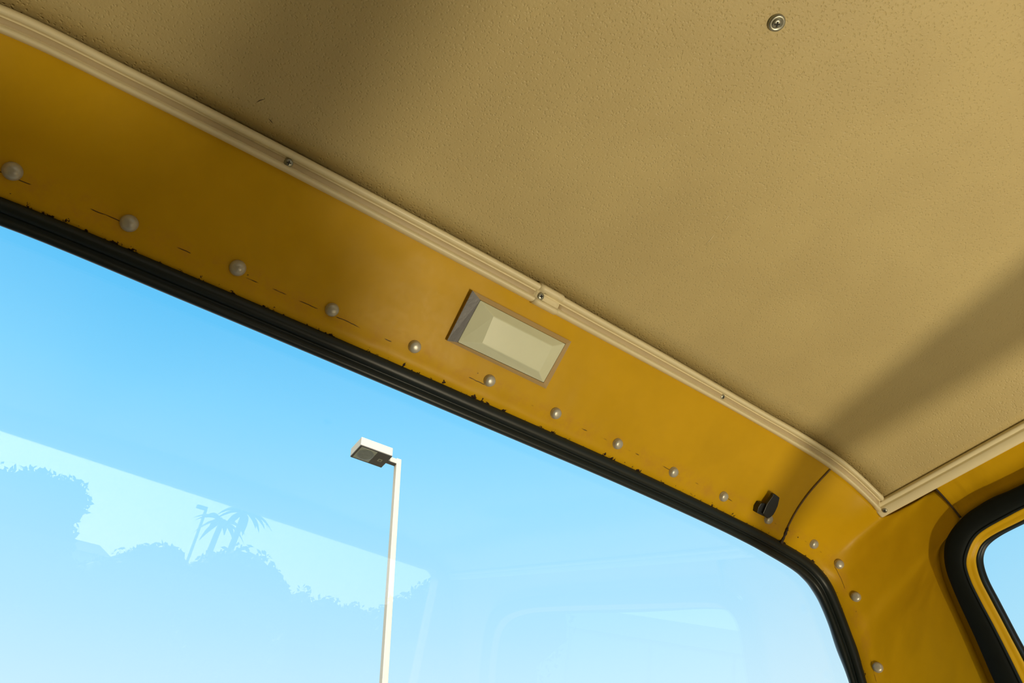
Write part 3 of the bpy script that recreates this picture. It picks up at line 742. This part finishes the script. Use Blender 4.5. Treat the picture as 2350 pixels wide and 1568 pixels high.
at_lamp(mesh_obj('label_plate', V, F, 'lamp_lens', lamp, smooth=False)); at_lamp(mesh_obj('label_centre', V2, F2, 'lamp_dark', lamp, smooth=False))

# ------------------------------------------------------------------ ground and what the windscreen mirrors from behind the cab
ground = mesh_obj('ground', [(-120, -120, 0), (120, -120, 0), (120, 120, 0), (-120, 120, 0)], [(0, 1, 2, 3)], 'ground', raw=True, smooth=False)
struct(ground, 'dry pale car park ground outside the cab', 'ground')
GC = np.array([0.05, 0.49, 1.61])       # middle of the windscreen, world frame
def behind(az, el, D):
    a = math.radians(az)
    return np.array([GC[0] + math.sin(a) * D, GC[1] - math.cos(a) * D, GC[2] + math.tan(math.radians(el)) * D])
def leaves(rng, centre, radii, count, size):
    V, F = [], []
    for _ in range(count):
        d = unit(rng.normal(size=3)); r = 0.72 + 0.36 * rng.random()
        c = np.asarray(centre) + d * np.asarray(radii) * r
        a = unit(rng.normal(size=3)); b_ = unit(np.cross(a, rng.normal(size=3))); s = size * (0.6 + 0.8 * rng.random())
        k = len(V); V += [c - a * s, c + b_ * s * 0.45, c + a * s, c - b_ * s * 0.45]; F.append((k, k + 1, k + 2, k + 3))
    return V, F
def core(rng, centre, radii, seg=14, rings=9):
    V, F = [], []
    for i in range(rings + 1):
        th = math.pi * i / rings
        for j in range(seg):
            ph = 2 * math.pi * j / seg; k = 0.86 + 0.16 * rng.random()
            V.append(np.asarray(centre) + np.asarray(radii) * k * np.array([math.sin(th) * math.cos(ph), math.sin(th) * math.sin(ph), math.cos(th)]))
    return V, grid_faces(rings + 1, seg, close_c=True)
def tree(name, az, D, blobs, label, cat='tree', seed=1, group=None, leaf=0.10, count=500):
    rng = np.random.default_rng(seed)
    root = bpy.data.objects.new(name, None); link(root)
    b0 = behind(az, 0, D); root.location = (b0[0], b0[1], 0)
    V, F = [], []
    for (baz, bel, rw, rh) in blobs:
        c = behind(baz, bel, D)
        for vv, ff in (core(rng, c, (rw * 0.92, rw * 0.92, rh * 0.92)), leaves(rng, c, (rw, rw, rh), count, leaf)):
            k = len(V); V += list(vv); F += [tuple(i + k for i in f) for f in ff]
    fo = mesh_obj('foliage', V, F, 'leaf', root, raw=True, smooth=False); fo.matrix_parent_inverse = Matrix.Translation(-root.location)
    top = behind(az, blobs[0][1], D)
    tk = tube('trunk', [(b0[0], b0[1], 0), (b0[0] + 0.05, b0[1], top[2] * 0.5), (top[0], top[1], top[2])], [0.16, 0.12, 0.07], 'bark', root, raw=True)
    tk.matrix_parent_inverse = Matrix.Translation(-root.location)
    tag(root, label, cat, group)
    return root
G = 'trees mirrored in the windscreen'
def hedge(p0, p1, height, width, label, seed):
    rng = np.random.default_rng(seed); p0 = np.array(p0, float); p1 = np.array(p1, float)
    root = bpy.data.objects.new('hedge', None); link(root); root.location = (p0[0], p0[1], 0)
    n = max(4, int(np.linalg.norm(p1 - p0) / 0.6)); d = unit(p1 - p0); sd = np.array([-d[1], d[0]]); V, LV, LF = [], [], []
    for i in range(n + 1):
        q = p0 + (p1 - p0) * i / n
        for (o_, z_) in ((-0.5, 0), (-0.55, 0.45), (-0.45, 0.85), (0, 1.0), (0.45, 0.85), (0.55, 0.45), (0.5, 0)):
            k = 1 + 0.10 * rng.normal() * (z_ > 0.5)
            V.append((q[0] + sd[0] * o_ * width, q[1] + sd[1] * o_ * width, z_ * height * k))
            if z_ > 0.3:
                vv, ff = leaves(rng, V[-1], (0.35, 0.35, 0.22), 36, 0.10)
                b_ = len(LV); LV += vv; LF += [tuple(t + b_ for t in f) for f in ff]
    a = mesh_obj('hedge_body', V, grid_faces(n + 1, 7), 'leaf', root, raw=True); b2 = mesh_obj('foliage', LV, LF, 'leaf', root, raw=True, smooth=False)
    for o in (a, b2): o.matrix_parent_inverse = Matrix.Translation(-root.location)
    return tag(root, label, 'hedge')
hedge((-7.0, -31.2), (14.5, -31.2), 4.4, 2.0, 'long dark hedge reflected low in the windscreen beneath the trees', 21)
hedge((-2.3, -5.0), (-2.3, 4.0), 2.5, 1.0, 'tall unseen hedge added left of the cab to block light from that side', 22)  # added out of view to cut the ground bounce from the left
tree('broad_tree', -2.5, 25, [(-2.6, 5.0, 2.0, 1.75), (-0.6, 7.6, 1.0, 0.75), (1.2, 7.6, 0.75, 0.75), (-3.6, 6.8, 1.1, 0.8), (1.3, 5.4, 0.75, 0.7), (-1, 2.5, 1.6, 1.4)], 'big round tree reflected at the left edge of the windscreen', seed=3, group=G, count=900)
tree('shrub_tree', 8.0, 22, [(8.2, 4.6, 0.85, 0.75), (7.6, 5.3, 0.42, 0.42), (8.9, 5.6, 0.38, 0.38), (6.6, 4.0, 0.6, 0.6), (9.3, 3.2, 0.5, 0.9), (8.0, 2.0, 1.1, 1.0)], 'low bushy tree reflected left of the mirrored lamp post', seed=5, group=G)
tree('round_tree', 13.8, 24, [(13.9, 5.2, 1.25, 1.05), (12.2, 5.2, 0.75, 0.75), (15.7, 5.3, 0.6, 0.65), (11.4, 4.2, 0.6, 0.8), (16.6, 4.0, 0.55, 0.9), (14.0, 2.2, 1.6, 1.3)], 'rounded tree reflected just under the mirrored palms', seed=8, group=G, count=700)
tree('hedge_tree', 21.0, 28.5, [(18.6, 3.6, 1.0, 0.85), (20.6, 4.0, 0.9, 0.8), (22.6, 3.8, 0.9, 0.85), (24.6, 4.0, 0.9, 0.75), (20.5, 1.6, 2.2, 1.2), (24, 1.6, 1.8, 1.2)], 'hedge-like tree reflected behind the street lamp pole', seed=11, group=G)
tree('tall_tree', 30.0, 22, [(29.4, 6.0, 1.1, 1.3), (27.4, 5.8, 0.55, 0.85), (25.9, 5.0, 0.6, 0.7), (32.0, 6.4, 1.5, 1.5), (35, 6.4, 1.5, 1.4), (31.5, 2.2, 2.4, 1.7)], 'tall tree reflected right of the street lamp pole', seed=13, group=G)
def palm(az, el, D, label, seed):
    rng = np.random.default_rng(seed)
    root = bpy.data.objects.new('palm_tree', None); link(root)
    b0 = behind(az - 0.35, 0, D); c = behind(az, el, D); root.location = (b0[0], b0[1], 0)
    tk = tube('trunk', [(b0[0], b0[1], 0), (0.5 * (b0 + c)[0] - 0.05, 0.5 * (b0 + c)[1], c[2] * 0.5), tuple(c)], [0.16, 0.12, 0.10], 'bark', root, raw=True)
    tk.matrix_parent_inverse = Matrix.Translation(-root.location)
    for k in range(14):
        a = 2 * math.pi * k / 14 + rng.random() * 0.3; up = 0.15 + 0.75 * rng.random(); Lf = 0.85 + 0.25 * rng.random()
        V, F = [], []
        for j in range(8):
            t = j / 7.0
            p = c + np.array([math.cos(a) * Lf * t, math.sin(a) * Lf * t, up * t - 0.95 * t * t])
            w = 0.12 * math.sin(math.pi * (0.12 + 0.86 * t)); sd = np.array([-math.sin(a), math.cos(a), 0.0])
            V += [p - sd * w - np.array([0, 0, w * 0.6]), p, p + sd * w - np.array([0, 0, w * 0.6])]
        fr_ = mesh_obj('frond', V, grid_faces(8, 3), 'leaf', root, raw=True)
        fr_.matrix_parent_inverse = Matrix.Translation(-root.location)
    tag(root, label, 'palm tree', 'palms mirrored in the windscreen')
palm(11.6, 9.0, 29.2, 'shorter palm of the two reflected in the windscreen', 2)
palm(12.9, 10.0, 27, 'taller palm reflected at the edge of the bright reflection', 4)
# lamp post seen in the reflection
rl = bpy.data.objects.new('street_lamp', None); link(rl); b0 = behind(10.3, 0, 30); t0 = behind(10.3, 9.55, 30); rl.location = (b0[0], b0[1], 0)
tag(rl, 'thin dark street lamp reflected in the windscreen beside the palms', 'street lamp')
for o in (tube('pole', [(b0[0], b0[1], 0), (t0[0], t0[1], t0[2])], 0.055, 'steel_grey', rl, raw=True), box('head', t0[0] - 0.36, t0[0] + 0.02, t0[1] - 0.12, t0[1] + 0.12, t0[2] - 0.02, t0[2] + 0.10, 'steel_grey', rl, 0.01, raw=True)):
    o.matrix_parent_inverse = Matrix.Translation(-rl.location)
# house with a pitched roof
hs = bpy.data.objects.new('house', None); link(hs); b0 = behind(3.2, 0, 40); hs.location = (b0[0], b0[1], 0)
tag(hs, 'low house with a pitched roof reflected between the mirrored trees', 'house')
zr = behind(4, 5.85, 40)[2]
for o in (box('walls', b0[0] - 3, b0[0] + 1.4, b0[1] - 3, b0[1], 0, zr - 0.5, 'pale_wall', hs, raw=True),
          mesh_obj('roof', [(b0[0] - 3.4, b0[1] + 0.3, zr - 0.6), (b0[0] + 1.8, b0[1] + 0.3, zr - 0.6), (b0[0] + 1.8, b0[1] - 3.3, zr - 0.6), (b0[0] - 3.4, b0[1] - 3.3, zr - 0.6), (b0[0] - 3.0, b0[1] - 1.5, zr), (b0[0] + 1.25, b0[1] - 1.5, zr)],
                   [(0, 1, 5, 4), (2, 3, 4, 5), (1, 2, 5), (3, 0, 4), (0, 3, 2, 1)], 'roof_tile', hs, raw=True, smooth=False)):
    o.matrix_parent_inverse = Matrix.Translation(-hs.location)

# long pale building with a panelled front, mirrored low at the right through the door window
bd = bpy.data.objects.new('panelled_building', None); link(bd); c0 = behind(45, 0, 30); bd.location = (c0[0], c0[1], 0)
tag(bd, 'pale flat-roofed building reflected low at the right of the windscreen', 'building')
a_ = math.radians(45); ux = np.array([math.cos(a_), math.sin(a_), 0]); uy = np.array([math.sin(a_), -math.cos(a_), 0])
def bpart(name, x0, x1, y0, y1, z0, z1, mat):
    V, F = box_vf(x0, x1, y0, y1, z0, z1)
    V = [np.array([c0[0], c0[1], 0]) + ux * v[0] + uy * v[1] + np.array([0, 0, v[2]]) for v in V]
    o = mesh_obj(name, V, F, mat, bd, raw=True, smooth=False); fix_normals(o); o.matrix_parent_inverse = Matrix.Translation(-bd.location)
bpart('body', -9.5, 9.0, 0.25, 7.0, 0, 5.2, 'pale_wall')
bpart('parapet', -9.6, 9.1, 0.0, 7.1, 5.2, 6.0, 'pale_wall')
for k in range(6):
    bpart('panel', -9.4 + 3.08 * k, -9.4 + 3.08 * k + 2.95, 0.05, 0.26, 0.1, 5.05, 'pale_wall')
